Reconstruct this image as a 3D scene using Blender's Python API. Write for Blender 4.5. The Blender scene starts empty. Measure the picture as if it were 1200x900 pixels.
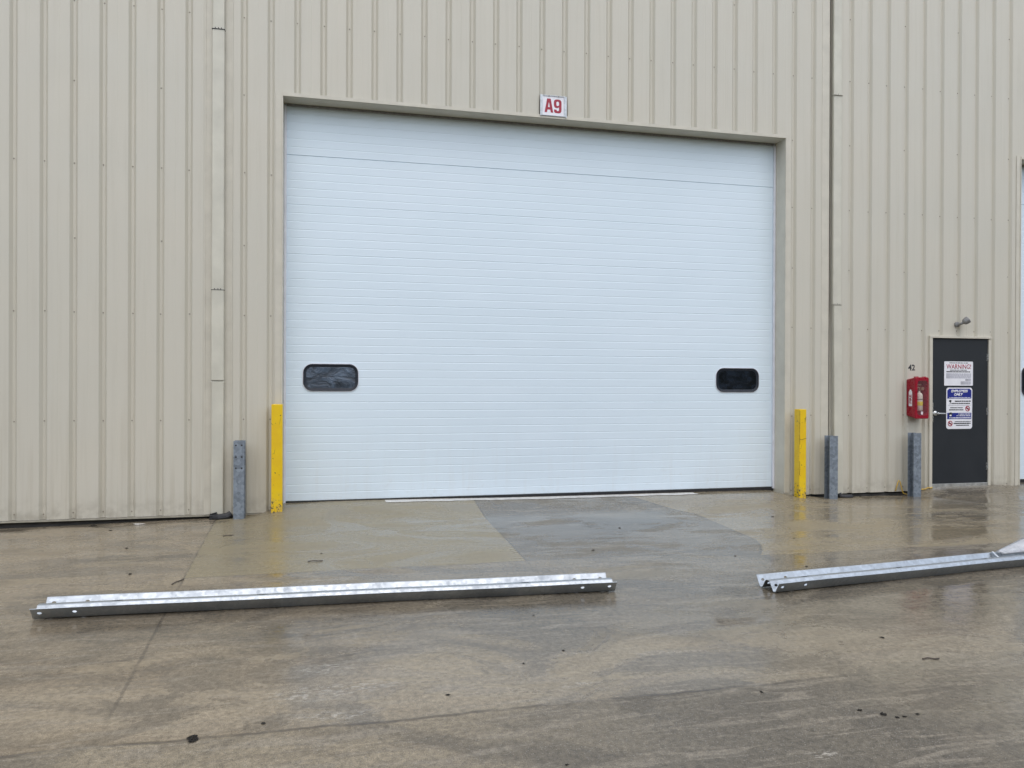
import bpy, bmesh, math, random
from mathutils import Vector, Matrix
random.seed(7)
scene = bpy.context.scene
COL = scene.collection
PI = math.pi

# ---------------------------------------------------------------- helpers
def tag(o, label=None, cat=None, group=None, kind=None):
    if label: o['label'] = label
    if cat: o['category'] = cat
    if group: o['group'] = group
    if kind: o['kind'] = kind
    return o

def empty(name, loc, label, cat, group=None, rz=0.0):
    o = bpy.data.objects.new(name, None); COL.objects.link(o)
    o.location = loc; o.rotation_euler = (0, 0, rz); o.empty_display_size = .1
    return tag(o, label, cat, group)

def obj(name, bm, mat, parent=None, smooth=False, matrix=None):
    me = bpy.data.meshes.new(name)
    bmesh.ops.recalc_face_normals(bm, faces=bm.faces)
    bm.to_mesh(me); bm.free()
    if smooth:
        for p in me.polygons: p.use_smooth = True
    o = bpy.data.objects.new(name, me); COL.objects.link(o)
    for m in (mat if isinstance(mat, (list, tuple)) else [mat]):
        me.materials.append(m)
    if parent is not None:
        o.parent = parent
        # geometry is given in world coordinates: take it into the parent's frame
        pm = world_of(parent).inverted()
        me.transform(pm)
    return o

def world_of(o):
    m = Matrix.LocRotScale(o.location, o.rotation_euler, o.scale)
    return world_of(o.parent) @ m if o.parent else m

def dup(o, parent=None, dx=0.0):
    c = o.copy(); COL.objects.link(c); c.parent = parent if parent else None
    for ch in [k for k in bpy.data.objects if k.parent == o]:
        dup(ch, c)
    return c

def box(bm, x0, x1, y0, y1, z0, z1, bev=0.0, mat=0):
    vs = [bm.verts.new((x, y, z)) for z in (z0, z1) for y in (y0, y1) for x in (x0, x1)]
    fs = [(0,1,3,2),(4,6,7,5),(0,4,5,1),(2,3,7,6),(0,2,6,4),(1,5,7,3)]
    faces = [bm.faces.new([vs[i] for i in f]) for f in fs]
    for f in faces: f.material_index = mat
    if bev > 0:
        es = list({e for f in faces for e in f.edges})
        bmesh.ops.bevel(bm, geom=es, offset=bev, segments=2, affect='EDGES', profile=.6)
    return vs

def B(*a, **k):
    bm = bmesh.new(); box(bm, *a, **k); return bm

def cyl(bm, c, axis, r, h, n=20, r2=None, mat=0):
    """closed cylinder starting at c, running h along axis"""
    axis = Vector(axis).normalized(); c = Vector(c)
    q = axis.to_track_quat('Z', 'Y').to_matrix()
    r2 = r if r2 is None else r2
    a = [bm.verts.new(c + q @ Vector((r*math.cos(2*PI*i/n), r*math.sin(2*PI*i/n), 0))) for i in range(n)]
    b = [bm.verts.new(c + q @ Vector((r2*math.cos(2*PI*i/n), r2*math.sin(2*PI*i/n), h))) for i in range(n)]
    fs = [bm.faces.new(a[::-1]), bm.faces.new(b)]
    for i in range(n):
        fs.append(bm.faces.new((a[i], a[(i+1)%n], b[(i+1)%n], b[i])))
    for f in fs: f.material_index = mat

def lathe(bm, c, axis, prof, n=24, mat=0):
    """prof: list of (radius, height) along axis"""
    axis = Vector(axis).normalized(); c = Vector(c)
    q = axis.to_track_quat('Z', 'Y').to_matrix()
    rings = []
    for r, h in prof:
        rings.append([bm.verts.new(c + q @ Vector((r*math.cos(2*PI*i/n), r*math.sin(2*PI*i/n), h))) for i in range(n)])
    for A, Bv in zip(rings, rings[1:]):
        for i in range(n):
            f = bm.faces.new((A[i], A[(i+1)%n], Bv[(i+1)%n], Bv[i])); f.material_index = mat
    bm.faces.new(rings[0][::-1]).material_index = mat
    bm.faces.new(rings[-1]).material_index = mat

def tube(bm, pts, r, n=10, mat=0):
    pts = [Vector(p) for p in pts]; rings = []
    for i, p in enumerate(pts):
        d = (pts[min(i+1, len(pts)-1)] - pts[max(i-1, 0)]).normalized()
        q = d.to_track_quat('Z', 'Y').to_matrix()
        rings.append([bm.verts.new(p + q @ Vector((r*math.cos(2*PI*k/n), r*math.sin(2*PI*k/n), 0))) for k in range(n)])
    for A, Bv in zip(rings, rings[1:]):
        for k in range(n):
            bm.faces.new((A[k], A[(k+1)%n], Bv[(k+1)%n], Bv[k])).material_index = mat
    bm.faces.new(rings[0][::-1]); bm.faces.new(rings[-1])

def rrect(cx, cz, w, h, r, n=7):
    out = []
    for (sx, sz, a0) in ((1,1,0),(-1,1,PI/2),(-1,-1,PI),(1,-1,1.5*PI)):
        for i in range(n):
            a = a0 + (PI/2)*i/(n-1)
            out.append((cx + sx*(w/2-r) + r*math.cos(a), cz + sz*(h/2-r) + r*math.sin(a)))
    return out

def plate(bm, pts, y0, y1, mat=0):
    """prism of an x-z outline between y0 (front) and y1 (back)"""
    a = [bm.verts.new((x, y0, z)) for x, z in pts]; b = [bm.verts.new((x, y1, z)) for x, z in pts]
    bm.faces.new(a).material_index = mat; bm.faces.new(b[::-1]).material_index = mat
    n = len(pts)
    for i in range(n):
        bm.faces.new((a[i], b[i], b[(i+1)%n], a[(i+1)%n])).material_index = mat

def ring(bm, po, pi, y0, y1, y0i=None):
    y0i = y0 if y0i is None else y0i
    n = len(po)
    A = [bm.verts.new((x, y0, z)) for x, z in po]; Bv = [bm.verts.new((x, y1, z)) for x, z in po]
    C_ = [bm.verts.new((x, y0i, z)) for x, z in pi]; D = [bm.verts.new((x, y1, z)) for x, z in pi]
    for i in range(n):
        j = (i+1) % n
        bm.faces.new((A[i], A[j], C_[j], C_[i])); bm.faces.new((Bv[i], D[i], D[j], Bv[j]))
        bm.faces.new((A[i], Bv[i], Bv[j], A[j])); bm.faces.new((C_[i], C_[j], D[j], D[i]))

def extrude_profile_z(bm, prof, z0, z1):
    a = [bm.verts.new((x, y, z0)) for x, y in prof]; b = [bm.verts.new((x, y, z1)) for x, y in prof]
    for i in range(len(prof)-1):
        bm.faces.new((a[i], a[i+1], b[i+1], b[i]))

# ---------------------------------------------------------------- node DSL
class NT:
    def __init__(s, mat):
        s.dim = '3D'; s.t = mat.node_tree; s.n = s.t.nodes; s.l = s.t.links
    def lk(s, v, sock):
        if isinstance(v, bpy.types.NodeSocket): s.l.new(v, sock)
        elif v is not None: sock.default_value = v
    def m(s, op, a, b=None, c=None, clamp=False):
        n = s.n.new('ShaderNodeMath'); n.operation = op; n.use_clamp = clamp
        s.lk(a, n.inputs[0]); s.lk(b, n.inputs[1]); s.lk(c, n.inputs[2]); return n.outputs[0]
    def add(s, a, b): return s.m('ADD', a, b)
    def sub(s, a, b): return s.m('SUBTRACT', a, b)
    def mul(s, a, b, clamp=False): return s.m('MULTIPLY', a, b, clamp=clamp)
    def mx(s, a, b): return s.m('MAXIMUM', a, b)
    def mn(s, a, b): return s.m('MINIMUM', a, b)
    def ss(s, v, lo, hi, tlo=0.0, thi=1.0, kind='SMOOTHSTEP'):
        n = s.n.new('ShaderNodeMapRange'); n.interpolation_type = kind; n.clamp = True if kind == 'LINEAR' else n.clamp
        s.lk(v, n.inputs[0]); s.lk(lo, n.inputs[1]); s.lk(hi, n.inputs[2]); s.lk(tlo, n.inputs[3]); s.lk(thi, n.inputs[4])
        return n.outputs[0]
    def mix(s, f, a, b, mode='MIX'):
        n = s.n.new('ShaderNodeMix'); n.data_type = 'RGBA'; n.blend_type = mode
        s.lk(f, n.inputs[0])
        s.lk(col(a), n.inputs[6]); s.lk(col(b), n.inputs[7]); return n.outputs[2]
    def coord(s, kind='Object'):
        n = s.n.new('ShaderNodeTexCoord'); return n.outputs[kind]
    def xyz(s, v):
        n = s.n.new('ShaderNodeSeparateXYZ'); s.lk(v, n.inputs[0]); return n.outputs
    def comb(s, x, y, z):
        n = s.n.new('ShaderNodeCombineXYZ'); s.lk(x, n.inputs[0]); s.lk(y, n.inputs[1]); s.lk(z, n.inputs[2]); return n.outputs[0]
    def scale(s, v, sc, off=(0,0,0)):
        n = s.n.new('ShaderNodeMapping'); s.lk(v, n.inputs[0]); n.inputs['Scale'].default_value = sc; n.inputs['Location'].default_value = off; return n.outputs[0]
    def noise(s, v, sc, det=4, rough=.55, dist=0.0, color=False):
        n = s.n.new('ShaderNodeTexNoise'); n.noise_dimensions = s.dim; s.lk(v, n.inputs['Vector']); n.inputs['Scale'].default_value = sc
        n.inputs['Detail'].default_value = det; n.inputs['Roughness'].default_value = rough; n.inputs['Distortion'].default_value = dist
        return n.outputs['Color' if color else 'Fac']
    def voro(s, v, sc, feature='F1', out='Distance', rnd=1.0):
        n = s.n.new('ShaderNodeTexVoronoi'); n.voronoi_dimensions = s.dim; n.feature = feature; s.lk(v, n.inputs['Vector']); n.inputs['Scale'].default_value = sc
        n.inputs['Randomness'].default_value = rnd
        return n.outputs[out]
    def bump(s, h, strength, dist, normal=None):
        n = s.n.new('ShaderNodeBump'); s.lk(h, n.inputs['Height']); s.lk(strength, n.inputs['Strength']); n.inputs['Distance'].default_value = dist
        if normal is not None: s.lk(normal, n.inputs['Normal'])
        return n.outputs[0]
    def bsdf(s): return s.n['Principled BSDF']
    def set(s, name, v): s.lk(v, s.bsdf().inputs[name])

def col(c):
    return (*c, 1.0) if isinstance(c, tuple) and len(c) == 3 else c

def mat(name):
    m = bpy.data.materials.new(name); m.use_nodes = True
    return m, NT(m)

def simple(name, c, rough=.5, metal=0.0, var=.12, sc=8.0, bump=.0, bsc=60.0, ior=None):
    m, N = mat(name); P = N.coord()
    f = N.noise(P, sc, 5)
    k = N.ss(f, .3, .7, 1-var, 1+var, 'LINEAR')
    vm = N.n.new('ShaderNodeVectorMath'); vm.operation = 'SCALE'; vm.inputs[0].default_value = c; N.lk(k, vm.inputs['Scale'])
    N.set('Base Color', vm.outputs[0]); N.set('Metallic', metal)
    N.set('Roughness', N.ss(N.noise(P, sc*2.3, 4), .3, .7, max(rough-.08, .02), rough+.08, 'LINEAR'))
    if bump: N.set('Normal', N.bump(N.noise(P, bsc, 3), bump, .002))
    if ior: N.set('IOR', ior)
    return m

# ---------------------------------------------------------------- materials
def m_siding():
    m, N = mat('painted_steel_siding'); P = N.coord()
    x, y, z = N.xyz(P)
    streak = N.noise(N.scale(P, (9, 1, .35)), 1.6, 5, .6)
    blot = N.noise(P, .9, 4)
    fine = N.noise(P, 45, 3)
    base = N.mix(N.ss(blot, .3, .7), (.572, .540, .447), (.560, .535, .448))
    low = N.ss(z, 1.6, .05)
    dirt = N.mul(low, N.ss(streak, .42, .75))
    base = N.mix(N.mul(dirt, .45), base, (.40, .355, .26))
    splash = N.mul(N.ss(z, .32, .03), N.ss(N.noise(P, 9, 5), .35, .7))
    base = N.mix(N.mul(splash, .5), base, (.27, .24, .18))
    base = N.mix(N.mul(N.ss(N.add(streak, N.mul(fine, .15)), .55, .85), .35), base, (.49, .46, .37))
    # a slightly different shade per 3 ft sheet
    sh = N.m('FLOOR', N.m('DIVIDE', N.add(x, 3.33), .9144)); sh = N.m('FRACT', N.mul(N.m('SINE', N.mul(sh, 12.9898)), 437.5))
    base = N.mix(N.mul(sh, .10), base, (.49, .48, .42))
    N.set('Base Color', base); N.set('Roughness', N.ss(N.noise(P, 3, 3), .3, .7, .34, .5, 'LINEAR'))
    # oil-canning of the thin sheet
    oc = N.noise(N.scale(P, (1.6, 1, .55)), 1.5, 2, .4)
    nb = N.bump(oc, .35, .03); nb = N.bump(fine, .04, .002, nb)
    N.set('Normal', nb)
    return m

def m_door():
    m, N = mat('white_door_paint'); P = N.coord(); x, y, z = N.xyz(P)
    b = N.noise(N.scale(P, (.5, 1, .9)), 1.2, 4, .6)
    st = N.noise(N.scale(P, (7, 1, .5)), 1.7, 5)
    base = N.mix(N.ss(b, .35, .68), (.685, .79, .85), (.705, .805, .865))
    dirt = N.mul(N.ss(z, 1.3, .1), N.ss(st, .45, .8))
    base = N.mix(N.mul(dirt, .16), base, (.56, .54, .49))
    sc = N.noise(N.scale(P, (1.5, 1, 14)), 2.2, 6, .7)
    base = N.mix(N.mul(N.ss(sc, .66, .78), .16), base, (.58, .59, .60))
    sp = N.mul(N.ss(z, .55, .1), N.ss(N.noise(P, 14, 6, .65), .55, .75))
    base = N.mix(N.mul(sp, .22), base, (.50, .47, .40))
    N.set('Base Color', base); N.set('Roughness', N.ss(N.noise(P, 2, 3), .3, .7, .32, .5, 'LINEAR'))
    nb = N.bump(N.noise(N.scale(P, (.6, 1, 1)), 1.3, 2), .25, .03)
    nb = N.bump(N.noise(P, 120, 2), .05, .001, nb)
    N.set('Normal', nb)
    return m

def m_galv(name, base=(.66, .69, .72), rough=.33, metal=.9, spangle=38, var=.35, bump=.12):
    m, N = mat(name); P = N.coord()
    v = N.voro(P, spangle, 'F1', 'Color'); vx = N.xyz(v)[0]
    n = N.noise(P, 7, 5, .6)
    d = tuple(c*(1-var) for c in base)
    c = N.mix(vx, base, d); c = N.mix(N.mul(N.ss(n, .45, .75), .5), c, tuple(c_*.6 for c_ in base))
    wh = N.ss(N.noise(P, 23, 6, .7), .62, .75)
    c = N.mix(N.mul(wh, .35), c, (.75, .77, .78))
    N.set('Base Color', c); N.set('Metallic', metal)
    N.set('Roughness', N.add(N.mul(vx, .14), N.ss(n, .3, .7, rough-.06, rough+.12, 'LINEAR')))
    N.set('Normal', N.bump(N.add(N.mul(vx, .3), N.noise(P, 30, 4)), bump, .002))
    return m

def m_yellow():
    m, N = mat('yellow_bollard_paint'); P = N.coord(); x, y, z = N.xyz(P)
    n = N.noise(P, 6, 5)
    c = N.mix(N.ss(n, .3, .7), (.80, .55, .008), (.74, .47, .006))
    # chips showing dark primer, mostly near the foot
    ch = N.noise(P, 34, 5, .6); lowz = N.ss(z, .3, .0)
    chips = N.ss(N.add(ch, N.mul(lowz, .11)), .662, .685)
    cr = N.voro(N.scale(P, (1, 1, .35)), 9, 'DISTANCE_TO_EDGE')
    crack = N.mul(N.ss(cr, .016, .006), N.ss(N.noise(P, 3.3, 2), .56, .62))
    d = N.mx(chips, crack)
    c = N.mix(N.mul(lowz, N.mul(N.ss(N.noise(P, 16, 5), .4, .7), .6)), c, (.42, .33, .14))
    c = N.mix(d, c, (.03, .03, .03))
    N.set('Base Color', c); N.set('Roughness', N.ss(n, .3, .7, .32, .5, 'LINEAR'))
    N.set('Normal', N.bump(N.sub(N.mul(N.noise(P, 40, 4), .25), d), .35, .002))
    return m

def m_glass(name, tint, wr):
    m, N = mat(name); P = N.coord()
    w = N.noise(N.scale(P, (1, 1, 1.8), (3, 1, 2)), 4.2, 5, .6, 1.4)
    k = N.ss(w, .35, .7)
    c = N.mix(k, tuple(t*.5 for t in tint), tuple(min(t*2.1, 1) for t in tint))
    N.set('Base Color', c); N.set('Roughness', .12 if wr < .5 else .2); N.set('IOR', 1.5)
    N.set('Normal', N.bump(w, wr, .05))
    return m

def m_concrete():
    m, N = mat('wet_concrete'); N.dim = '2D'; P = N.coord()
    wob = N.noise(P, 1.1, 2); x, y, z = N.xyz(P)
    w1 = N.mul(N.sub(wob, .5), .10); w2 = N.mul(N.sub(N.noise(P, 9, 3), .5), .03)
    xw = N.add(x, N.add(w1, w2)); yw = N.add(y, N.add(w1, w2))
    def gauss(cx, cy, sx, sy, k=None):
        a = N.m('DIVIDE', N.sub(x, cx), sx); b = N.m('DIVIDE', N.sub(y, cy), sy)
        r = N.add(N.mul(a, a), N.mul(b, b)); return N.ss(r, 1.0, .0)
    def line(d, w):   # d: signed distance socket
        return N.ss(N.m('ABSOLUTE', d), w*1.6, w*.5)
    mid0 = N.noise(P, 1.3, 3)
    # ---- joints
    j1x = N.add(-.815, N.mul(y, -.0535))                     # joint running out from the left downspout
    xl = N.add(x, N.mul(w2, .5)); yl = N.add(y, N.mul(w2, .5))
    d1 = N.sub(xl, j1x)
    j2x = N.add(1.49, N.mul(y, .0285)); d2 = N.sub(xl, j2x)
    dy = N.sub(yl, 7.2)
    dneg = N.mn(dy, 0.0)
    j3x = N.add(4.19, N.sub(N.mul(dy, .07), N.mul(N.mul(dneg, dneg), .45)))
    d3 = N.sub(xl, N.sub(j3x, N.mul(N.mx(N.sub(y, 8.6), 0), .45)))
    yfront = N.sub(6.62, N.mul(N.ss(x, 2.4, 4.2), .26))
    df = N.sub(yl, N.add(yfront, N.mul(w1, .25)))
    yfore = N.add(3.64, N.mul(N.sub(N.noise(N.scale(P, (1, 0, 0)), 1.3, 3), .5), .16))
    dfo = N.sub(yl, yfore)
    back = N.ss(df, -.006, .006)                              # 1 on the apron
    rightof1 = N.ss(d1, -.006, .006); leftof2 = N.ss(d2, .006, -.006)
    rightof2 = N.ss(d2, -.006, .006); leftof3 = N.ss(d3, .006, -.006); rightof3 = N.ss(d3, -.006, .006)
    apL = N.mul(back, N.mul(rightof1, leftof2)); apM = N.mul(back, N.mul(rightof2, leftof3)); apR = N.mul(N.mul(back, rightof3), N.ss(x, 8.9, 6.6))
    fore = N.mul(N.ss(dfo, .02, -.02), N.ss(N.add(x, N.mul(N.sub(mid0, .5), 2.0)), 3.6, 2.4))
    brk = N.ss(N.noise(P, 3.1, 4), .36, .56)                  # joints fade in and out
    jl = N.mx(N.mul(N.mul(line(d1, .009), N.add(.45, N.mul(brk, .4))), N.ss(y, 3.7, 4.2)), N.mul(line(d2, .006), N.mul(N.ss(y, 3.7, 4.6), N.ss(y, 7.6, 6.6, 1, .25))))
    jl = N.mx(jl, N.mul(line(d2, .007), back))
    jl = N.mx(jl, N.mul(line(d3, .013), back))
    jl = N.mx(jl, N.mul(line(df, .007), N.mul(N.ss(d1, -.02, .02), N.mul(N.ss(x, 9, 7), N.add(.25, N.mul(brk, .75))))))
    jl = N.mx(jl, N.mul(N.mul(line(dfo, .012), N.ss(x, 3.3, 2.2)), N.add(.25, N.mul(brk, .75))))
    # ---- colours
    big = N.noise(N.scale(P, (.55, 1.0, 1)), .75, 4, .55, .6)
    mid = N.noise(N.scale(P, (.8, 1.7, 1), (5, 2, 0)), 2.1, 4, .62, .5)
    str_ = N.noise(N.scale(P, (.7, 4.5, 1), (1, 7, 0)), 2.6, 4, .66, .7)
    fin = N.noise(P, 30, 4, .78)
    grit = N.noise(P, 190, 2, .7)
    bx = N.ss(N.add(x, N.mul(N.sub(big, .5), 2.5)), -1.2, 2.2)
    gen = N.mix(bx, (.325, .280, .208), (.262, .238, .188))
    rust = N.mul(N.ss(big, .44, .62), N.ss(y, 6.6, 4.6))
    gen = N.mix(N.mul(rust, .30), gen, (.285, .225, .155))
    cl = (.312, .276, .186); cm = (.262, .232, .176); cr = (.325, .282, .196)
    c = N.mix(apL, gen, cl); c = N.mix(apM, c, cm); c = N.mix(apR, c, cr)
    forec = N.mix(N.ss(x, -.2, 1.8), (.325, .285, .212), (.240, .216, .170))
    c = N.mix(fore, c, forec)
    # stains
    stain = N.ss(N.add(N.mul(mid, .5), N.mul(str_, .5)), .43, .64)
    sm = N.add(N.sub(1.0, N.mul(apL, .75)), 0.0); sm = N.mul(sm, N.sub(1.0, N.mul(apR, .45)))
    c = N.mix(N.mul(N.mul(stain, sm), .58), c, (.135, .115, .088))
    bandn = N.ss(N.add(N.mul(big, .6), N.mul(mid, .4)), .36, .60)
    yb_ = N.add(y, N.mul(N.sub(mid, .5), .9))
    dband = N.mul(N.mul(N.ss(yb_, 4.5, 4.9), N.ss(yb_, 6.3, 5.6)), N.add(.25, N.mul(bandn, .75)))
    c = N.mix(N.mul(N.mul(dband, N.sub(1.0, back)), .46), c, (.120, .106, .084))
    lband = N.mul(N.ss(yb_, 3.55, 3.8), N.ss(yb_, 4.6, 4.1))
    c = N.mix(N.mul(N.mul(lband, N.sub(1.0, fore)), .38), c, (.42, .37, .285))
    cloud = N.ss(N.noise(N.scale(P, (.8, 1.2, 1), (4, 8, 0)), 1.15, 5, .62, .8), .46, .62)
    c = N.mix(N.mul(N.mul(cloud, N.sub(1.0, N.mul(N.mx(apL, apR), .85))), .50), c, (.120, .111, .095))
    c = N.mix(N.mul(apM, N.ss(big, .3, .6, .30, .55, 'LINEAR')), c, (.125, .115, .098))
    c = N.mix(N.mul(N.mul(fore, N.ss(x, .3, 2.0)), .55), c, (.13, .122, .105))
    light = N.mul(N.ss(str_, .50, .66), N.sub(1.0, N.mul(apL, .8)))
    c = N.mix(N.mul(light, .42), c, (.40, .365, .30))
    darks = N.mul(gauss(-1.75, 7.45, .75, .22), .75)
    for g in ((3.1, 8.15, 1.0, .62, .7), (2.6, 7.5, .7, .35, .5), (7.3, 7.75, 1.1, .45, .6), (7.5, 7.0, 1.0, .35, .55), (-.1, 5.1, .7, .3, .6), (-2.0, 6.25, .8, .16, .5), (1.4, 5.2, .7, .14, .35), (-1.1, 4.72, .22, .10, .5), (8.2, 9.25, 1.2, .22, .5)):
        darks = N.mx(darks, N.mul(gauss(*g[:4]), g[4]))
    darks = N.mul(darks, N.ss(N.add(N.mul(str_, .6), N.mul(mid, .4)), .36, .58))
    c = N.mix(darks, c, (.085, .080, .072))
    whs = gauss(.09, 4.9, .07, .12)
    for g in ((-.02, 4.37, .2, .10), (.15, 4.07, .26, .10), (-.1, 4.04, .3, .13), (.02, 3.75, .22, .07), (2.05, 2.9, .1, .05), (1.25, 3.85, .16, .04), (6.9, 8.6, .5, .12), (7.3, 8.0, .5, .08)):
        whs = N.mx(whs, gauss(*g))
    whs = N.mul(whs, N.ss(N.noise(N.scale(P, (1, 2.2, 1)), 17, 5, .7), .52, .60))
    c = N.mix(N.mul(whs, .75), c, (.52, .50, .45))
    # grain: sand, exposed aggregate, pits
    k = N.ss(fin, .28, .72, .66, 1.36, 'LINEAR'); k2 = N.ss(grit, .3, .7, .70, 1.30, 'LINEAR')
    gk = N.mul(k, k2); gk = N.add(1.0, N.mul(N.sub(gk, 1.0), N.sub(1.0, N.mul(apL, .6))))
    vm = N.n.new('ShaderNodeVectorMath'); gk = N.mul(gk, .77); c = N.mix(1.0, c, (1.0, .965, .90), 'MULTIPLY'); vm.operation = 'SCALE'; N.lk(c, vm.inputs[0]); N.lk(gk, vm.inputs['Scale']); c = vm.outputs[0]
    agg = N.voro(P, 130, 'F1', 'Distance'); aggc = N.xyz(N.voro(P, 130, 'F1', 'Color'))[0]
    pit = N.mul(N.ss(agg, .34, .2), N.ss(aggc, .90, .96))
    c = N.mix(N.mul(pit, N.add(.35, N.mul(fore, .45))), c, (.03, .028, .025))
    fl = N.mul(N.ss(agg, .34, .2), N.ss(aggc, .09, .04))
    c = N.mix(N.mul(fl, N.add(.15, N.mul(fore, .45))), c, (.42, .40, .36))
    c = N.mix(N.mul(jl, .62), c, (.06, .052, .042))
    # brushed apron
    brush = N.noise(N.scale(P, (60, 2.0, 1)), 1.0, 3, .6)
    c = N.mix(N.mul(N.mul(N.mx(apL, apR), N.ss(brush, .4, .7)), .10), c, (.13, .12, .10))
    # ---- wetness
    wn = N.noise(N.scale(P, (.75, 1.25, 1), (9, 3, 0)), 1.25, 5, .6, .5)
    wet = N.ss(N.add(N.mul(wn, .72), N.mul(str_, .28)), .40, .60)
    wet = N.mul(wet, N.sub(1.0, N.mul(apL, .5)))
    wet = N.mul(wet, N.sub(1.0, N.mul(fore, .72)))
    wet = N.mx(wet, N.mul(N.mx(gauss(4.2, 4.7, 1.6, .8), gauss(-1.6, 5.35, 1.4, .5)), .9))
    wet = N.mx(wet, N.mul(N.mul(cloud, .8), N.sub(1.0, fore))); wet = N.mx(wet, N.mul(dband, .75))
    wet = N.mx(wet, N.mul(darks, .9)); wet = N.mx(wet, N.mul(gauss(7.6, 8.9, 1.6, .8), .7))
    c = N.mix(N.mul(wet, .30), c, N.mix(1.0, c, (.55, .52, .48), 'MULTIPLY'))
    N.set('Base Color', c)
    rough = N.ss(wet, 0, 1, .40, .085, 'LINEAR'); rough = N.add(rough, N.mul(N.sub(fin, .5), .16)); rough = N.add(rough, N.mul(fore, .12))
    N.set('Roughness', N.mx(rough, .05))
    N.set('IOR', 1.36)
    b1 = N.bump(N.noise(P, 4.5, 2, .5), .8, .003)
    b3 = N.bump(N.noise(P, 60, 3, .75), N.ss(wet, 0, 1, .9, .10, 'LINEAR'), .002, b1)
    N.set('Normal', b3)
    return m

M = dict(
    siding=m_siding(), door=m_door(),
    galv=m_galv('galvanised_guardrail_steel', (.47, .51, .54), .38, 1.0, 44, .15, .03),
    zinc=m_galv('pale_matte_zinc', (.86, .88, .90), .5, .15, 40, .14, .05),
    gpost=m_galv('weathered_galvanised_post', (.30, .345, .39), .52, .55, 30, .38, .2),
    yellow=m_yellow(), concrete=m_concrete(),
    trim=simple('beige_trim_paint', (.572, .54, .447), .42, 0, .07, 5),
    spout=simple('beige_downspout_paint', (.57, .55, .455), .38, 0, .09, 3.5, .08, 12),
    dark=simple('dark_shadow_foundation', (.07, .065, .06), .85, 0, .3, 6, .3, 40),
    black=simple('black_rubber', (.018, .018, .02), .5, 0, .3, 20, .15, 90),
    frame=simple('black_window_gasket', (.006, .010, .018), .5, 0, .2, 20),
    seal=simple('white_vinyl_seal', (.72, .73, .77), .45, 0, .08, 8),
    slate=None, screw=simple('zinc_screw', (.26, .235, .19), .5, .5, .4, 40),
    steel=simple('satin_steel', (.62, .62, .60), .28, .95, .15, 20),
    alu=simple('aluminium_threshold', (.60, .60, .57), .38, .85, .2, 15),
    red=simple('red_cabinet_plastic', (.29, .005, .020), .3, 0, .14, 9, .06, 14),
    dred=simple('red_cabinet_recess', (.16, .004, .01), .4, 0, .2, 9),
    white=simple('white_sign_face', (.80, .80, .82), .4, 0, .04, 9),
    signred=simple('sign_red', (.34, .008, .030), .4, 0, .15, 30),
    signwhite=simple('sign_white_paint', (.82, .81, .84), .35, 0, .05, 14),
    navy=simple('sign_navy', (.012, .022, .22), .4, 0, .1, 20),
    ink=simple('printed_ink', (.02, .02, .022), .5, 0, .2, 30),
    greyink=simple('grey_print', (.27, .27, .33), .5, 0, .2, 30),
    aluminiumframe=simple('sign_aluminium_frame', (.46, .48, .49), .38, .7, .2, 20),
    bronze=simple('grey_fixture', (.24, .24, .235), .45, .3, .2, 25),
    lens=simple('lamp_lens', (.45, .45, .44), .18, 0, .2, 20),
    cream=simple('extinguisher_cream', (.60, .56, .47), .35, 0, .1, 20),
    ylabel=simple('yellow_label', (.65, .52, .06), .4, 0, .1, 20),
    brass=simple('brass_valve', (.30, .20, .13), .35, .5, .25, 20),
    cord=simple('yellow_cord', (.55, .36, .06), .5, 0, .2, 20),
    threshold=simple('pale_worn_strip', (.52, .51, .48), .5, 0, .22, 11, .2, 60),
    dirty=simple('grimy_beige_flashing', (.20, .185, .14), .6, 0, .3, 8),
    roof=simple('grey_roof_sheet', (.35, .35, .34), .5, 0, .1, 3),
    scrap=simple('dark_leaf_scrap', (.028, .024, .018), .7, 0, .4, 60),
    twig=simple('brown_twig', (.075, .06, .045), .7, 0, .4, 60),
    pale=simple('pale_stone', (.42, .40, .36), .7, 0, .2, 60),
)
def m_slate():
    m, N = mat('slate_door_paint'); P = N.coord(); x, y, z = N.xyz(P)
    n = N.noise(P, 3, 5, .6); sc = N.noise(N.scale(P, (6, 1, 1.2)), 4, 6, .7)
    c = N.mix(N.ss(n, .3, .7), (.008, .011, .014), (.012, .015, .018))
    c = N.mix(N.mul(N.ss(sc, .63, .74), N.ss(z, 1.1, .1, .1, .45)), c, (.10, .10, .10))
    N.set('Base Color', c); N.set('Roughness', N.ss(n, .3, .7, .55, .7, 'LINEAR')); N.set('Normal', N.bump(N.noise(P, 90, 3), .06, .001))
    return m
M['slate'] = m_slate()
M['glassL'] = m_glass('creased_dark_window_sheet', (.045, .062, .085), .55)
M['glassR'] = m_glass('dark_window_pane', (.006, .009, .014), .08)
def m_clear():
    m, N = mat('clear_cabinet_cover')
    N.set('Base Color', (.6, .3, .32, 1)); N.set('Alpha', .07); N.set('Roughness', .08)
    return m
M['clear'] = m_clear()

# ---------------------------------------------------------------- constants of the place
YF = 9.590      # outer face of the siding flats
YG = 9.626      # bottom of the siding grooves
S = .3048; G0 = -3.4775
TOP = 9.2
XL, XR = -13.0, 21.0
O1 = (-.597, 6.137, 5.003); DM = (8.535, 9.560, 2.262); GAP = (6.836, 6.863); O2 = (10.125, 16.86, 4.988)

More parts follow.
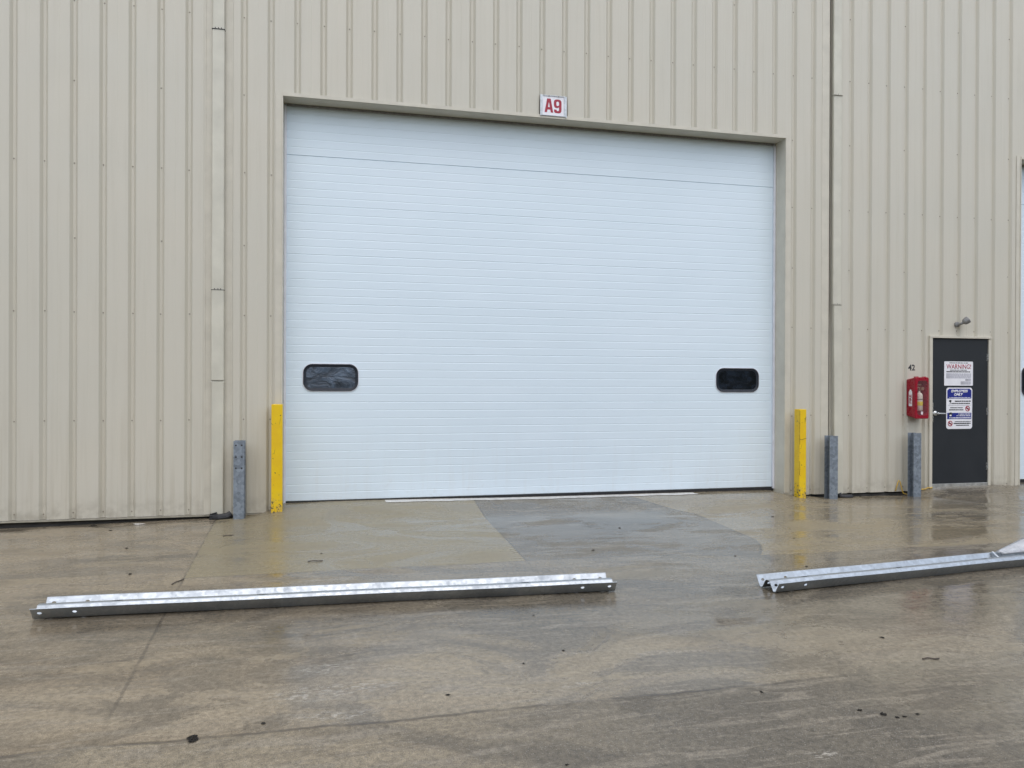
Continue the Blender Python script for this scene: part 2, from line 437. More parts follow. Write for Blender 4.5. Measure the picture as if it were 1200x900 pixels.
def lerp_table(t, x):
    if x <= t[0][0]: return t[0][1]
    for (a, va), (b, vb) in zip(t, t[1:]):
        if x <= b:
            f = (x-a)/(b-a); f = f*f*(3-2*f); return va+(vb-va)*f
    return t[-1][1]
HT = [(-12, -.10), (-3.6, -.075), (-1.45, -.028), (-.95, .0), (-.60, .088), (0, .094), (3, .074), (6.0, .062), (6.45, .0), (6.8, -.035), (8.15, -.04), (8.5, .07), (8.8, .092), (9.6, .092), (10.1, .055), (13, .05), (19, .03)]
def ground_z(x, y):
    e = lerp_table(HT, x)
    t = min(max((y-8.75)/(9.86-8.75), 0), 1); t = t*t*(3-2*t)
    return e*t + .004*math.sin(x*1.3+y*.7)*math.sin(y*.9)

# ---------------------------------------------------------------- ground
def frange(a, b, s):
    n = int(round((b-a)/s)); return [a+(b-a)*i/n for i in range(n)]
xs = [-400, -200, -100, -50, -28, -18] + frange(-13, -3, .5) + frange(-3, 11, .07) + frange(11, 20, .5) + [20, 30, 50, 100, 200, 400]
ys = [-400, -200, -100, -50, -25, -12, -6, -3] + frange(0, 8.4, .2) + frange(8.4, 9.95, .05) + [9.95, 12, 20, 30, 60, 120, 250, 400]
bm = bmesh.new()
gv = [[bm.verts.new((x, y, ground_z(x, y) if abs(x) < 60 and 0 <= y < 12 else 0)) for x in xs] for y in ys]
for j in range(len(ys)-1):
    for i in range(len(xs)-1):
        bm.faces.new((gv[j][i], gv[j][i+1], gv[j+1][i+1], gv[j+1][i]))
ground = obj('ground', bm, M['concrete'], smooth=True); tag(ground, kind='structure')

# worn pale strip in front of the big door
bm = bmesh.new(); n = 60; rows = []
for i in range(n+1):
    x = .64 + (4.86-.64)*i/n
    y0 = 9.66 - .03*math.sin(i*.7)*.3 + random.uniform(-.006, .006); y1 = 9.80
    rows.append([bm.verts.new((x + (.05 if k == 0 and i == n else 0), y, ground_z(x, y)+.004)) for k, y in enumerate((y0, 9.72, y1))])
for a, b in zip(rows, rows[1:]):
    for k in range(2): bm.faces.new((a[k], b[k], b[k+1], a[k+1]))
tag(obj('painted_threshold_strip', bm, M['threshold']), kind='structure')

# ---------------------------------------------------------------- the warehouse
wh = empty('warehouse_building', (3.0, YF, 0), 'long beige ribbed metal warehouse with white roll doors and a dark entry door', 'building')

GO, GI = .041, .014     # half opening and half floor of a groove
def siding_profile(xa, xb):
    """list of (x, y) from xa to xb"""
    pts = []
    i0 = int(math.floor((xa-G0)/S))-1; i1 = int(math.ceil((xb-G0)/S))+1
    raw = []
    for i in range(i0, i1+1):
        c = G0+S*i
        raw += [(c-GO-.006, YF), (c-GO, YF+.002), (c-GI-.002, YG-.002), (c-GI+.003, YG), (c+GI-.003, YG), (c+GI+.002, YG-.002), (c+GO, YF+.002), (c+GO+.006, YF)]
        raw += [(c+S/2-.012, YF), (c+S/2, YF-.0016), (c+S/2+.012, YF)]
    raw.sort()
    def yat(x):
        for (a, ya), (b, yb) in zip(raw, raw[1:]):
            if a <= x <= b: return ya+(yb-ya)*((x-a)/(b-a) if b > a else 0)
        return YF
    pts = [(xa, yat(xa))] + [p for p in raw if xa+1e-5 < p[0] < xb-1e-5] + [(xb, yat(xb))]
    return pts
bm = bmesh.new()
for xa, xb, z0 in ((XL, O1[0], .022), (O1[0], O1[1], O1[2]), (O1[1], GAP[0], .022), (GAP[1], DM[0], .022), (DM[0], DM[1], DM[2]), (DM[1], O2[0], .05), (O2[0], O2[1], O2[2]), (O2[1], XR, .022)):
    extrude_profile_z(bm, siding_profile(xa, xb), z0, TOP)
siding = obj('siding', bm, M['siding'], wh)

# drip flashing along the foot of the wall
bm = bmesh.new()
for xa, xb, z in ((XL, -.70, .0),):
    vs = [(YF-.010, z), (YF-.012, z+.004), (YF+.004, z+.0195), (YG+.02, z+.0195), (YG+.02, z)]
    a = [bm.verts.new((xa, y, zz)) for y, zz in vs]; b = [bm.verts.new((xb, y, zz)) for y, zz in vs]
    for i in range(5): bm.faces.new((a[i], b[i], b[(i+1)%5], a[(i+1)%5]))
    bm.faces.new(a); bm.faces.new(b)
obj('base_flashing', bm, M['dirty'], wh)
# foundation and inner shell
bm = bmesh.new()
for xa, xb in ((XL, O1[0]-.02), (O1[1]+.02, DM[0]-.01), (DM[1]+.01, O2[0]-.02), (O2[1]+.02, XR)):
    box(bm, xa, xb, 9.655, 9.80, -.6, -.004)
    box(bm, xa, xb, 9.76, 9.80, -.002, TOP-.01)
box(bm, O1[0]-.02, O1[1]+.02, 9.76, 9.80, O1[2]+.05, TOP-.01)
box(bm, DM[0]-.01, DM[1]+.01, 9.76, 9.80, DM[2]+.02, TOP-.01)
box(bm, O2[0]-.02, O2[1]+.02, 9.76, 9.80, O2[2]+.05, TOP-.01)
obj('foundation', bm, M['dark'], wh)
bm = bmesh.new()
box(bm, XL, XL+.05, YG+.01, 34, -.4, TOP); box(bm, XR-.05, XR, YG+.01, 34, -.4, TOP); box(bm, XL+.05, XR-.05, 33.95, 34, -.4, TOP)
obj('rear_wall', bm, M['trim'], wh)
bm = bmesh.new()
a = [bm.verts.new(p) for p in ((XL-.1, YF-.18, TOP+.002), (XR+.1, YF-.18, TOP+.002), (XR+.1, 22, TOP+1.0), (XL-.1, 22, TOP+1.0), (XR+.1, 34.2, TOP+.002), (XL-.1, 34.2, TOP+.002))]
bm.faces.new((a[0], a[1], a[2], a[3])); bm.faces.new((a[3], a[2], a[4], a[5]))
r = bmesh.ops.extrude_face_region(bm, geom=bm.faces[:]); bmesh.ops.translate(bm, verts=[v for v in r['geom'] if isinstance(v, bmesh.types.BMVert)], vec=(0, 0, .12))
obj('roof', bm, M['roof'], wh)

# screws: the 100 largest as parts, the rest as one
def screw_bm(x, y, z):
    b = bmesh.new(); lathe(b, (x, y, z), (0, -1, 0), [(.0085, 0), (.0085, .0015), (.0052, .002), (.0052, .0055), (.004, .0065)], 8); return b
spots = []
for i in range(-4, 50):
    x = G0+S*i
    if i in (7, 34): continue
    zs = [5.909, 4.064, 2.371, 1.132, .085, 7.6]
    if i % 3 == 2: zs += [4.994, 3.21, 6.8]
    for z in zs:
        if O1[0]-.03 < x < O1[1]+.03 and z < O1[2]+.02: continue
        if DM[0]-.05 < x < DM[1]+.05 and z < DM[2]: continue
        if O2[0]-.05 < x < O2[1]+.05 and z < O2[2]+.02: continue
        spots.append((x, z))
spots.sort(key=lambda p: (abs(p[0])**2+9.6**2+(p[1]-1.6)**2) + (1000 if (p[0] > 10.1 or p[0] < -3.7 or p[1] > 7.4 or (p[0] < 4 and p[1] > 6.1+.14*p[0]+.3)) else 0))
s0 = obj('screw', screw_bm(0, 0, 0), M['screw'], wh); s0.data.transform(world_of(wh))  # mesh around its own origin
def jit(): return random.uniform(-.006, .006)
for k, (x, z) in enumerate(spots[:100]):
    o = s0 if k == 0 else s0.copy()
    if k: COL.objects.link(o); o.parent = wh
    o.location = Vector((x+jit(), YG-.0005, z+jit())) - wh.location
bm = bmesh.new()
for x, z in spots[100:]:
    lathe(bm, (x+jit(), YG-.0005, z+jit()), (0, -1, 0), [(.0085, 0), (.0085, .0015), (.0052, .002), (.0052, .0055), (.004, .0065)], 8)
tag(obj('screws', bm, M['screw'], wh), kind='stuff')

# expansion joint trims and the gap between the two halves of the wall
bm = bmesh.new(); box(bm, 6.715, 6.834, YF-.004, YF+.03, .022, TOP-.02, .002)
obj('joint_trim', bm, M['trim'], wh)
bm = bmesh.new(); box(bm, -1.475, -1.165, YF-.004, YF+.03, .022, TOP-.02, .002); box(bm, -1.475, -1.462, YF-.010, YF-.0045, .022, TOP-.02); box(bm, -1.178, -1.165, YF-.010, YF-.0045, .022, TOP-.02)
obj('joint_trim', bm, M['trim'], wh)

# downspouts: lengths that overlap a little at each joint
def spout(segs, y_back, depth, name_elbow=True):
    bm = bmesh.new()
    for (x0b, x1b, z0, x0t, x1t, z1, dy) in segs:
        y0 = y_back-depth-dy; n = 1
        vs = []
        for (xa, xb, z) in ((x0b, x1b, z0), (x0t, x1t, z1)):
            vs.append([bm.verts.new(p) for p in ((xa, y0+.008, z), (xa+.008, y0, z), (xb-.008, y0, z), (xb, y0+.008, z), (xb, y_back-.002, z), (xa, y_back-.002, z))])
        for i in range(6): bm.faces.new((vs[0][i], vs[0][(i+1)%6], vs[1][(i+1)%6], vs[1][i]))
        bm.faces.new(vs[0]); bm.faces.new(vs[1])
    return bm
dl = obj('downspout', spout([(-1.384, -1.252, 5.68, -1.384, -1.252, TOP-.1, .0), (-1.388, -1.250, 2.64, -1.387, -1.250, 5.695, .004), (-1.390, -1.248, 1.60, -1.389, -1.249, 2.652, .009), (-1.390, -1.252, .035, -1.386, -1.250, 1.585, .003)], YF-.010, .056), M['spout'], wh)
# the crumpled band where the lowest length was dented
bm = bmesh.new()
zz = [1.66, 1.625, 1.598, 1.583, 1.572]; dep = [.0825, .081, .062, .074, .079]
prev = None
for z, d in zip(zz, dep):
    cur = [bm.verts.new((x, YF+.009-(d if k in (1, 2, 3) else d*.93) - (.004 if k == 2 and d < .08 else 0)*-1, z+(.006 if k in (0, 4) else 0))) for k, x in enumerate((-1.3915, -1.36, -1.32, -1.28, -1.2475))]
    if prev:
        for k in range(4): bm.faces.new((prev[k], prev[k+1], cur[k+1], cur[k]))
    prev = cur
obj('dent', bm, M['spout'], dl, smooth=True)
for z in (5.70, 2.655):
    bm = bmesh.new()
    box(bm, -1.392, -1.246, YF-.0765, YF-.02, z-.003, z+.003)
    for k in range(3): cyl(bm, (-1.352+k*.033+random.uniform(-.004, .004), YF-.0705, z+.012), (0, -1, 0), .006, .006, 8)
    obj('seam_strap', bm, M['black'], dl)
bm = bmesh.new(); tube(bm, [(-1.36, YF-.06, .05), (-1.35, YF-.06, .015), (-1.33, YF-.09, -.005), (-1.28, YF-.12, -.002), (-1.2, YF-.13, .012), (-1.16, YF-.11, .035)], .045, 12)
box(bm, -1.40, -1.24, YF-.11, YF-.012, -.03, .034, .01)
obj('drain_boot', bm, M['black'], dl, smooth=False)

dr = obj('downspout', spout([(6.872, 7.000, 5.71, 6.872, 7.000, TOP-.1, 0), (6.874, 7.004, 2.68, 6.872, 7.002, 5.72, .002), (6.905, 7.046, .03, 6.880, 7.010, 2.69, .012)], YF-.006, .042), M['spout'], wh)
for z in (5.66, 2.70):
    bm = bmesh.new(); box(bm, 6.868, 7.008, YF-.063, YF-.01, z-.002, z+.002)
    for k in range(3): cyl(bm, (6.90+k*.04, YF-.050, z+.010+(k%2)*.008), (0, -1, 0), .0045, .004, 8)
    obj('seam_strap', bm, M['screw'], dr)
bm = bmesh.new(); tube(bm, [(6.98, YF-.05, .035), (6.99, YF-.06, -.005), (7.06, YF-.09, -.015), (7.16, YF-.08, -.015)], .035, 12)
obj('drain_boot', bm, M['black'], dr)

# ---- big overhead door with its trims
def door_opening(O, zb, win, big=False):
    x0, x1, zt = O
    for sgn, x in ((1, x0), (-1, x1)):
        bm = bmesh.new(); a, b = sorted((x-sgn*.082, x))
        box(bm, a, b, YF-.008, YF-.004, max(zb-.03, .03), zt+.05)
        a, b = sorted((x-sgn*.012, x)); box(bm, a, b, YF-.016, YF-.0085, max(zb-.03, .03), zt+.004)
        a, b = sorted((x-sgn*.006, x+sgn*.002)); box(bm, a, b, YF-.0035, 9.86, max(zb-.12, -.02), zt+.002)
        obj('jamb_trim', bm, M['trim'], wh)
        bm = bmesh.new(); a, b = sorted((x+sgn*.003, x+sgn*.030)); box(bm, a, b, 9.815, 9.845, zb+.0, zt-.03, .003); obj('side_seal', bm, M['seal'], wh)
    bm = bmesh.new(); box(bm, x0-.004, x1+.004, YF-.0165, YF-.0045, zt+.003, zt+.045); box(bm, x0, x1, YF-.004, 9.86, zt+.001, zt+.007)
    obj('head_trim', bm, M['trim'], wh)
    bm = bmesh.new(); box(bm, x0+.032, x1-.032, 9.822, 9.848, zt-.026, zt-.001, .003); obj('head_seal', bm, M['bronze'], wh)
    # door leaf: eight ribbed sections in one curtain
    prof = []; H = .6105; z = zb+.022
    nsec = 0
    while z < zt+.0:
        dj = 9.862 if nsec == 7 else 9.8535
        prof += [(z+.000, dj), (z+.0025, dj-.001), (z+.006, 9.850)]
        for k in range(1, 6):
            g = z + H*k/6
            prof += [(g-.010, 9.850), (g-.004, 9.8515), (g+.001, 9.8515), (g+.005, 9.850)]
        prof += [(z+H-.006, 9.850), (z+H-.002, 9.8525), (z+H-.0005, 9.862 if nsec == 6 else 9.8535)]
        z += H; nsec += 1
    prof = [(min(pz, zt+.03), py) for pz, py in prof]
    bm = bmesh.new()
    X = frange(x0-.06, x1+.06, .6)+[x1+.06]
    V = [[bm.verts.new((x, py, pz)) for pz, py in prof] for x in X]
    for a, b in zip(V, V[1:]):
        for k in range(len(prof)-1): bm.faces.new((a[k], b[k], b[k+1], a[k+1]))
    d = obj('overhead_door', bm, M['door'], wh)
    bm = bmesh.new(); box(bm, x0-.03, x1+.03, 9.853, 9.885, zb-.10, zb+.022); obj('bottom_seal', bm, M['black'], d)
    for cx, cz, w, h, gm in win:
        bm = bmesh.new(); r = .11
        ring(bm, rrect(cx, cz, w, h, r), rrect(cx, cz, w-.072, h-.072, r-.036), 9.836, 9.858, 9.846); o = obj('window_frame', bm, M['frame'], d)
        bm = bmesh.new(); plate(bm, rrect(cx, cz, w-.06, h-.06, r-.03), 9.848, 9.8495); obj('window_pane', bm, gm, d)
        bm = bmesh.new(); ring(bm, rrect(cx, cz, w+.018, h+.018, r+.009), rrect(cx, cz, w-.004, h-.004, r-.002), 9.843, 9.8495); obj('window_bead', bm, M['seal'], d)
    return d
door_opening(O1, .088, [(-.030, 1.639, .668, .335, M['glassL']), (5.560, 1.630, .660, .335, M['glassR'])])
door_opening(O2, .085, [(10.78, 1.63, .70, .47, M['glassR']), (16.2, 1.63, .70, .47, M['glassR'])])

# ---- entry door
x0, x1, zt = DM
bm = bmesh.new()
zb = .098
box(bm, x0-.034, x0+.016, YF-.030, 9.70, zb-.06, zt, .003); box(bm, x1-.016, x1+.030, YF-.022, 9.70, zb-.06, zt, .003)
box(bm, x0-.034, x1+.030, YF-.034, 9.70, zt+.001, zt+.034, .003)
fr = obj('door_frame', bm, M['trim'], wh)
bm = bmesh.new(); box(bm, x0+.019, x1-.019, YF-.004, YF+.04, zb+.022, zt-.003, .002)
ed = obj('entry_door', bm, M['slate'], wh)
bm = bmesh.new(); box(bm, x0+.018, x1-.018, YF-.016, YF+.06, zb-.05, zb+.019, .003); obj('threshold', bm, M['alu'], wh)
for z in (1.985, 1.18, .362):
    bm = bmesh.new(); cyl(bm, (x1-.022, YF-.012, z-.055), (0, 0, 1), .0085, .11, 10); box(bm, x1-.040, x1-.022, YF-.007, YF-.0045, z-.055, z+.055); obj('hinge', bm, M['steel'], ed)
bm = bmesh.new()
hx = x0+.085; hz = 1.155
lathe(bm, (hx, YF-.004, hz), (0, -1, 0), [(.036, 0), (.036, .006), (.030, .012), (.014, .016), (.012, .05), (.015, .052), (.015, .064), (.008, .067)], 20)
tube(bm, [(hx, YF-.062, hz), (hx+.03, YF-.064, hz+.001), (hx+.08, YF-.060, hz-.001), (hx+.125, YF-.056, hz-.003)], .0095, 10)
obj('door_handle', bm, M['steel'], ed)
bm = bmesh.new(); box(bm, x0+.021, x0+.050, YF-.009, YF-.0042, 1.02, 1.31, .002)
for z in (1.29, 1.035): cyl(bm, (x0+.036, YF-.009, z), (0, -1, 0), .009, .005, 12)
obj('latch_guard', bm, M['steel'], ed)

# ---------------------------------------------------------------- text
def text(name, s, x, z, h, y, mt, parent=None, align='CENTER', sx=1.0, bold=0.0, shear=0.0, rot=None, depth=.0006):
    cu = bpy.data.curves.new(name, 'FONT'); cu.body = s; cu.size = 1.0; cu.align_x = 'LEFT'; cu.shear = shear; cu.offset = bold; cu.extrude = 0
    cu.resolution_u = 3
    t = bpy.data.objects.new(name, cu); COL.objects.link(t)
    me = bpy.data.meshes.new_from_object(t.evaluated_get(bpy.context.evaluated_depsgraph_get())); bpy.data.objects.remove(t); bpy.data.curves.remove(cu)
    bm = bmesh.new(); bm.from_mesh(me); bpy.data.meshes.remove(me)
    bmesh.ops.remove_doubles(bm, verts=bm.verts, dist=1e-5)
    xsv = [v.co.x for v in bm.verts]; zsv = [v.co.y for v in bm.verts]
    w = max(xsv)-min(xsv); hh = max(zsv)-min(zsv); k = h/hh
    ox = {'CENTER': min(xsv)+w/2, 'LEFT': min(xsv), 'RIGHT': max(xsv)}[align]; oz = min(zsv)+hh/2
    for v in bm.verts:
        a, b = (v.co.x-ox)*k*sx, (v.co.y-oz)*k
        if rot: a, b = -b, a
        v.co = Vector((x+a, y, z+b))
    r = bmesh.ops.extrude_face_region(bm, geom=bm.faces[:])
    bmesh.ops.translate(bm, verts=[v for v in r['geom'] if isinstance(v, bmesh.types.BMVert)], vec=(0, depth, 0))
    return obj(name, bm, mt, parent)

def dashes(par, mt, x0, x1, z, h, y, gaps=.012):
    """a printed line too small to read: one strip broken by notches at the word gaps"""
    bm = bmesh.new(); x = x0; top = []; bot = []
    while x < x1-.006:
        w = min(random.uniform(.018, .05), x1-x); g = gaps*random.uniform(.6, 1.1)
        top += [(x, z+h/2), (x+w, z+h/2), (x+w, z-h*.42), (x+w+g, z-h*.42)]
        bot += [(x, z-h/2), (x+w+g, z-h/2)]; x += w+g
    top = top[:-1]; xe = top[-1][0]; bot = [p for p in bot if p[0] < xe]+[(xe, z-h/2)]
    V = [bm.verts.new((px, y, pz)) for px, pz in top[:-1]+bot[::-1]]
    bm.faces.new(V); bmesh.ops.triangulate(bm, faces=bm.faces[:])
    r = bmesh.ops.extrude_face_region(bm, geom=bm.faces[:]); bmesh.ops.translate(bm, verts=[v for v in r['geom'] if isinstance(v, bmesh.types.BMVert)], vec=(0, .0005, 0))
    bmesh.ops.remove_doubles(bm, verts=bm.verts, dist=1e-5)
    return obj('print_line', bm, mt, par)

# bay sign A9
sg = empty('bay_sign', (2.763, YF, 5.16), 'small white square sign with red A9 above the big white door', 'sign')
bm = bmesh.new(); plate(bm, rrect(2.763, 5.166, .285, .245, .012), YF-.022, YF-.016); obj('sign_face', bm, M['signwhite'], sg)
bm = bmesh.new(); ring(bm, rrect(2.763, 5.166, .318, .262, .012), rrect(2.763, 5.166, .288, .247, .008), YF-.030, YF-.012); obj('sign_frame', bm, M['aluminiumframe'], sg)
for xa, xb, za, zb in ((2.599, 2.6035, 5.028, 5.302), (2.9225, 2.927, 5.023, 5.297)):
    bm = bmesh.new(); box(bm, xa-.014*(xa < 2.7), xb+.014*(xa > 2.7), YF-.030, YF-.001, za, zb, .002); obj('side_rail', bm, M['aluminiumframe'], sg)
for x in (2.70, 2.83):
    bm = bmesh.new(); cyl(bm, (x, YF-.030, 5.289), (0, -1, 0), .007, .005, 10); obj('sign_screw', bm, M['screw'], sg)
def glyph(name, outer, holes, mt, par, y):
    """heavy condensed letter: outline with holes, filled and given 1 mm of thickness"""
    bm = bmesh.new(); es_ = []
    for loop in [outer]+holes:
        v = [bm.verts.new((x, y, z)) for x, z in loop]
        es_ += [bm.edges.new((v[i], v[(i+1) % len(v)])) for i in range(len(v))]
    bmesh.ops.triangle_fill(bm, use_beauty=True, use_dissolve=False, edges=es_)
    r = bmesh.ops.extrude_face_region(bm, geom=bm.faces[:]); bmesh.ops.translate(bm, verts=[v for v in r['geom'] if isinstance(v, bmesh.types.BMVert)], vec=(0, .001, 0))
    return obj(name, bm, mt, par)
ax, az_, ah = 2.702, 5.078, .178
glyph('letter', [(ax-.058, az_), (ax-.026, az_), (ax-.018, az_+.036), (ax+.018, az_+.036), (ax+.026, az_), (ax+.058, az_), (ax+.024, az_+ah), (ax-.024, az_+ah)],
      [[(ax-.012, az_+.068), (ax+.012, az_+.068), (ax+.0, az_+.138)]], M['signred'], sg, YF-.0232)
nx, nz = 2.820, 5.075
nine = [(nx-.050, nz+.046), (nx-.048, nz+.018), (nx-.034, nz+.003), (nx-.01, nz), (nx+.014, nz), (nx+.036, nz+.006), (nx+.049, nz+.024), (nx+.052, nz+.050), (nx+.052, nz+.130), (nx+.049, nz+.156), (nx+.036, nz+.173), (nx+.012, nz+.179), (nx-.012, nz+.179), (nx-.036, nz+.173), (nx-.049, nz+.156), (nx-.052, nz+.130), (nx-.051, nz+.100), (nx-.044, nz+.080), (nx-.030, nz+.068), (nx-.008, nz+.066), (nx+.010, nz+.072), (nx+.018, nz+.082), (nx+.018, nz+.042), (nx+.012, nz+.030), (nx, nz+.027), (nx-.012, nz+.031), (nx-.016, nz+.046)]
glyph('numeral', nine, [[(nx-.018, nz+.108), (nx-.012, nz+.097), (nx, nz+.094), (nx+.012, nz+.098), (nx+.018, nz+.108), (nx+.018, nz+.136), (nx+.012, nz+.148), (nx, nz+.151), (nx-.012, nz+.148), (nx-.018, nz+.136)]], M['signred'], sg, YF-.0232)

# 42
tag(text('wall_number', '42', 8.213, 1.826, .088, YF-.0015, M['ink'], None, sx=1.0, bold=.028), 'black number 42 on the beige siding above the red extinguisher cabinet', 'number')

# warning sign
ws = empty('warning_sign', (9.02, YF, 1.74), 'white sign headed WARNING! in thin red letters on the dark door, upper of two', 'sign')
yd = YF-.0065
bm = bmesh.new(); plate(bm, rrect(9.024, 1.742, .505, .358, .014), yd, yd+.002); obj('sign_face', bm, M['white'], ws)
text('heading', 'WARNING!', 9.024, 1.845, .070, yd-.0008, M['signred'], ws, sx=.88, bold=.012)
for q in ((8.86, 9.19, 1.899, .010), (8.87, 9.17, 1.792, .010)): dashes(ws, M['ink'], *q, yd-.0008)
dashes(ws, M['ink'], 8.81, 9.235, 1.768, .015, yd-.0008, .006)
for z in (1.737, 1.722, 1.707, 1.692, 1.677): dashes(ws, M['greyink'], 8.805, 9.24, z, .008, yd-.0008, .008)
for z in (1.657, 1.642): dashes(ws, M['greyink'], 9.14, 9.24, z, .009, yd-.0008, .008)
for z in (1.619, 1.602, 1.586): dashes(ws, M['greyink'], 9.06, 9.24, z, .009, yd-.0008, .006)

# employees only sign
es = empty('employees_sign', (9.04, YF, 1.2), 'blue and white EMPLOYEES ONLY sign on the dark door, lower of two', 'sign')
cx, cz = 9.038, 1.228
bm = bmesh.new(); plate(bm, rrect(cx, cz, .456, .612, .040), yd, yd+.002); obj('sign_face', bm, M['white'], es)
bm = bmesh.new(); plate(bm, [(cx-.212, 1.372), (cx+.212, 1.372), (cx+.212, 1.49), (cx+.18, 1.518), (cx-.18, 1.518), (cx-.212, 1.49)], yd-.0008, yd-.0002); obj('blue_panel', bm, M['navy'], es)
bm = bmesh.new(); box(bm, cx-.212, cx+.212, yd-.0008, yd-.0002, 1.068, 1.160); obj('blue_panel', bm, M['navy'], es)
text('heading', 'EMPLOYEES', cx, 1.482, .040, yd-.0018, M['white'], es, sx=1.12, bold=.05, shear=.25)
text('heading', 'ONLY', cx-.015, 1.430, .042, yd-.0018, M['white'], es, sx=1.05, bold=.05, shear=.25)
for q in ((cx-.18, cx+.2, 1.386, .008, yd-.0018, .008), (cx-.02, cx+.2, 1.142, .011, yd-.0018, .008), (cx-.05, cx+.2, 1.116, .011, yd-.0018, .008), (cx-.18, cx+.2, 1.086, .013, yd-.0018, .005)): dashes(es, M['white'], *q)
for q in ((cx-.08, cx+.20, 1.333, .015, yd-.0018, .007), (cx-.14, cx+.20, 1.300, .013, yd-.0018, .007), (cx-.16, cx+.06, 1.236, .011, yd-.0018, .007), (cx-.18, cx+.07, 1.205, .014, yd-.0018, .005),
          (cx-.08, cx+.20, 1.030, .010, yd-.0018, .007), (cx-.10, cx+.20, 1.004, .015, yd-.0018, .005), (cx-.06, cx+.17, .976, .012, yd-.0018, .007)): dashes(es, M['ink'], *q)
bm = bmesh.new(); box(bm, cx-.2, cx+.2, yd-.0018, yd-.001, 1.272, 1.2745); obj('rule', bm, M['ink'], es)
# camera-like pictogram, face pictogram
bm = bmesh.new(); plate(bm, rrect(cx-.160, 1.335, .040, .030, .010), yd-.0018, yd-.001); plate(bm, [(cx-.150, 1.323), (cx-.140, 1.327), (cx-.165, 1.288), (cx-.172, 1.292)], yd-.0018, yd-.001)
obj('pictogram', bm, M['ink'], es)
bm = bmesh.new(); plate(bm, rrect(cx-.155, 1.136, .066, .062, .030), yd-.0018, yd-.001); obj('pictogram', bm, M['ink'], es)
bm = bmesh.new(); plate(bm, rrect(cx-.155, 1.122, .036, .022, .010), yd-.0026, yd-.0019); obj('pictogram', bm, M['white'], es)
for px, pz in ((cx+.145, 1.222), (cx-.160, 1.003)):
    bm = bmesh.new(); ring(bm, rrect(px, pz, .082, .082, .041), rrect(px, pz, .060, .060, .030), yd-.0026, yd-.001)
    s_ = math.sqrt(.5)*.034; w_ = .007
    plate(bm, [(px-s_-w_*.7, pz+s_-w_*.7), (px-s_+w_*.7, pz+s_+w_*.7), (px+s_+w_*.7, pz-s_+w_*.7), (px+s_-w_*.7, pz-s_-w_*.7)], yd-.0030, yd-.0027)
    obj('prohibition_ring', bm, M['signred'], es)
    bm = bmesh.new(); box(bm, px-.02, px+.02, yd-.0018, yd-.001, pz-.008, pz+.010); obj('pictogram', bm, M['ink'], es)

# ---------------------------------------------------------------- extinguisher cabinet
cab = empty('extinguisher_cabinet', (8.235, YF, 1.4), 'red plastic fire extinguisher cabinet with clear cover left of the dark door', 'cabinet')
bx0, bx1 = 8.150, 8.395; fx0, fx1 = 8.123, 8.352; zb0, zb1 = 1.125, 1.622; zf0, zf1 = 1.085, 1.683; yb = YF-.001; yf = 9.405
bx0, bx1 = 8.130, 8.365
bm = bmesh.new()
back = rrect((bx0+bx1)/2, (zb0+zb1)/2+.015, bx1-bx0, zb1-zb0+.03, .012); front = rrect((fx0+fx1)/2, (zf0+zf1)/2, fx1-fx0, zf1-zf0, .022)
inn = rrect((fx0+fx1)/2+.006, (zf0+zf1)/2, .176, .50, .05)
ins = rrect((fx0+fx1)/2+.006, (zf0+zf1)/2, .168, .49, .05)
L = [[bm.verts.new((x, y, z)) for x, z in P_] for P_, y in ((back, yb), (front, yf+.012), (rrect((fx0+fx1)/2, (zf0+zf1)/2, fx1-fx0-.014, zf1-zf0-.014, .018), yf), (inn, yf), (ins, yf+.14))]
for A, Bv in zip(L, L[1:]):
    for i in range(len(A)): bm.faces.new((A[i], A[(i+1)%len(A)], Bv[(i+1)%len(A)], Bv[i]))
bm.faces.new(L[0]); bm.faces.new(L[-1])
obj('cabinet_body', bm, M['red'], cab)
for xa, xb, yy in ((8.16, 8.20, .08), (8.28, 8.33, .06)):
    bm = bmesh.new(); box(bm, xa, xb, yf+.03, yf+yy, 1.674, 1.693, .003); obj('hinge_lug', bm, M['red'], cab)
bm = bmesh.new(); plate(bm, rrect((fx0+fx1)/2+.006, (zf0+zf1)/2, .180, .504, .052), yf-.003, yf-.0008); obj('clear_cover', bm, M['clear'], cab)
# side label with vertical lettering, on the cabinet's left face
bm = bmesh.new()
def sideface(t, z):   # t 0 back .. 1 front along the left face
    return Vector((bx0+(fx0-bx0)*t-.0012, yb+(yf+.012-yb)*t, z))
def sidequad(bm, t0, t1, z0, z1, off=0.0, mat=0):
    v = [bm.verts.new(sideface(t, z)+Vector((-off, 0, 0))) for t, z in ((t0, z0), (t1, z0), (t1, z1), (t0, z1))]
    f = bm.faces.new(v); f.material_index = mat; return f
sidequad(bm, .28, .68, 1.265, 1.47); v = [bm.verts.new(sideface(t, z)) for t, z in ((.28, 1.4705), (.68, 1.4705), (.55, 1.505), (.42, 1.505))]; bm.faces.new(v)
obj('side_label', bm, M['signwhite'], cab)
cu = 'FIRE'
t_ = text('lettering', cu, 0, 0, .05, 0, M['signred'], None, sx=.95, bold=.02)
me = t_.data
for v in me.vertices:
    a, b, d = v.co.x, v.co.z, v.co.y
    p = sideface(.48 + (-b)/.19, 1.368 + a*1.1); v.co = p + Vector((-.0022+d, 0, 0))
me.transform(world_of(cab).inverted()); t_.parent = cab

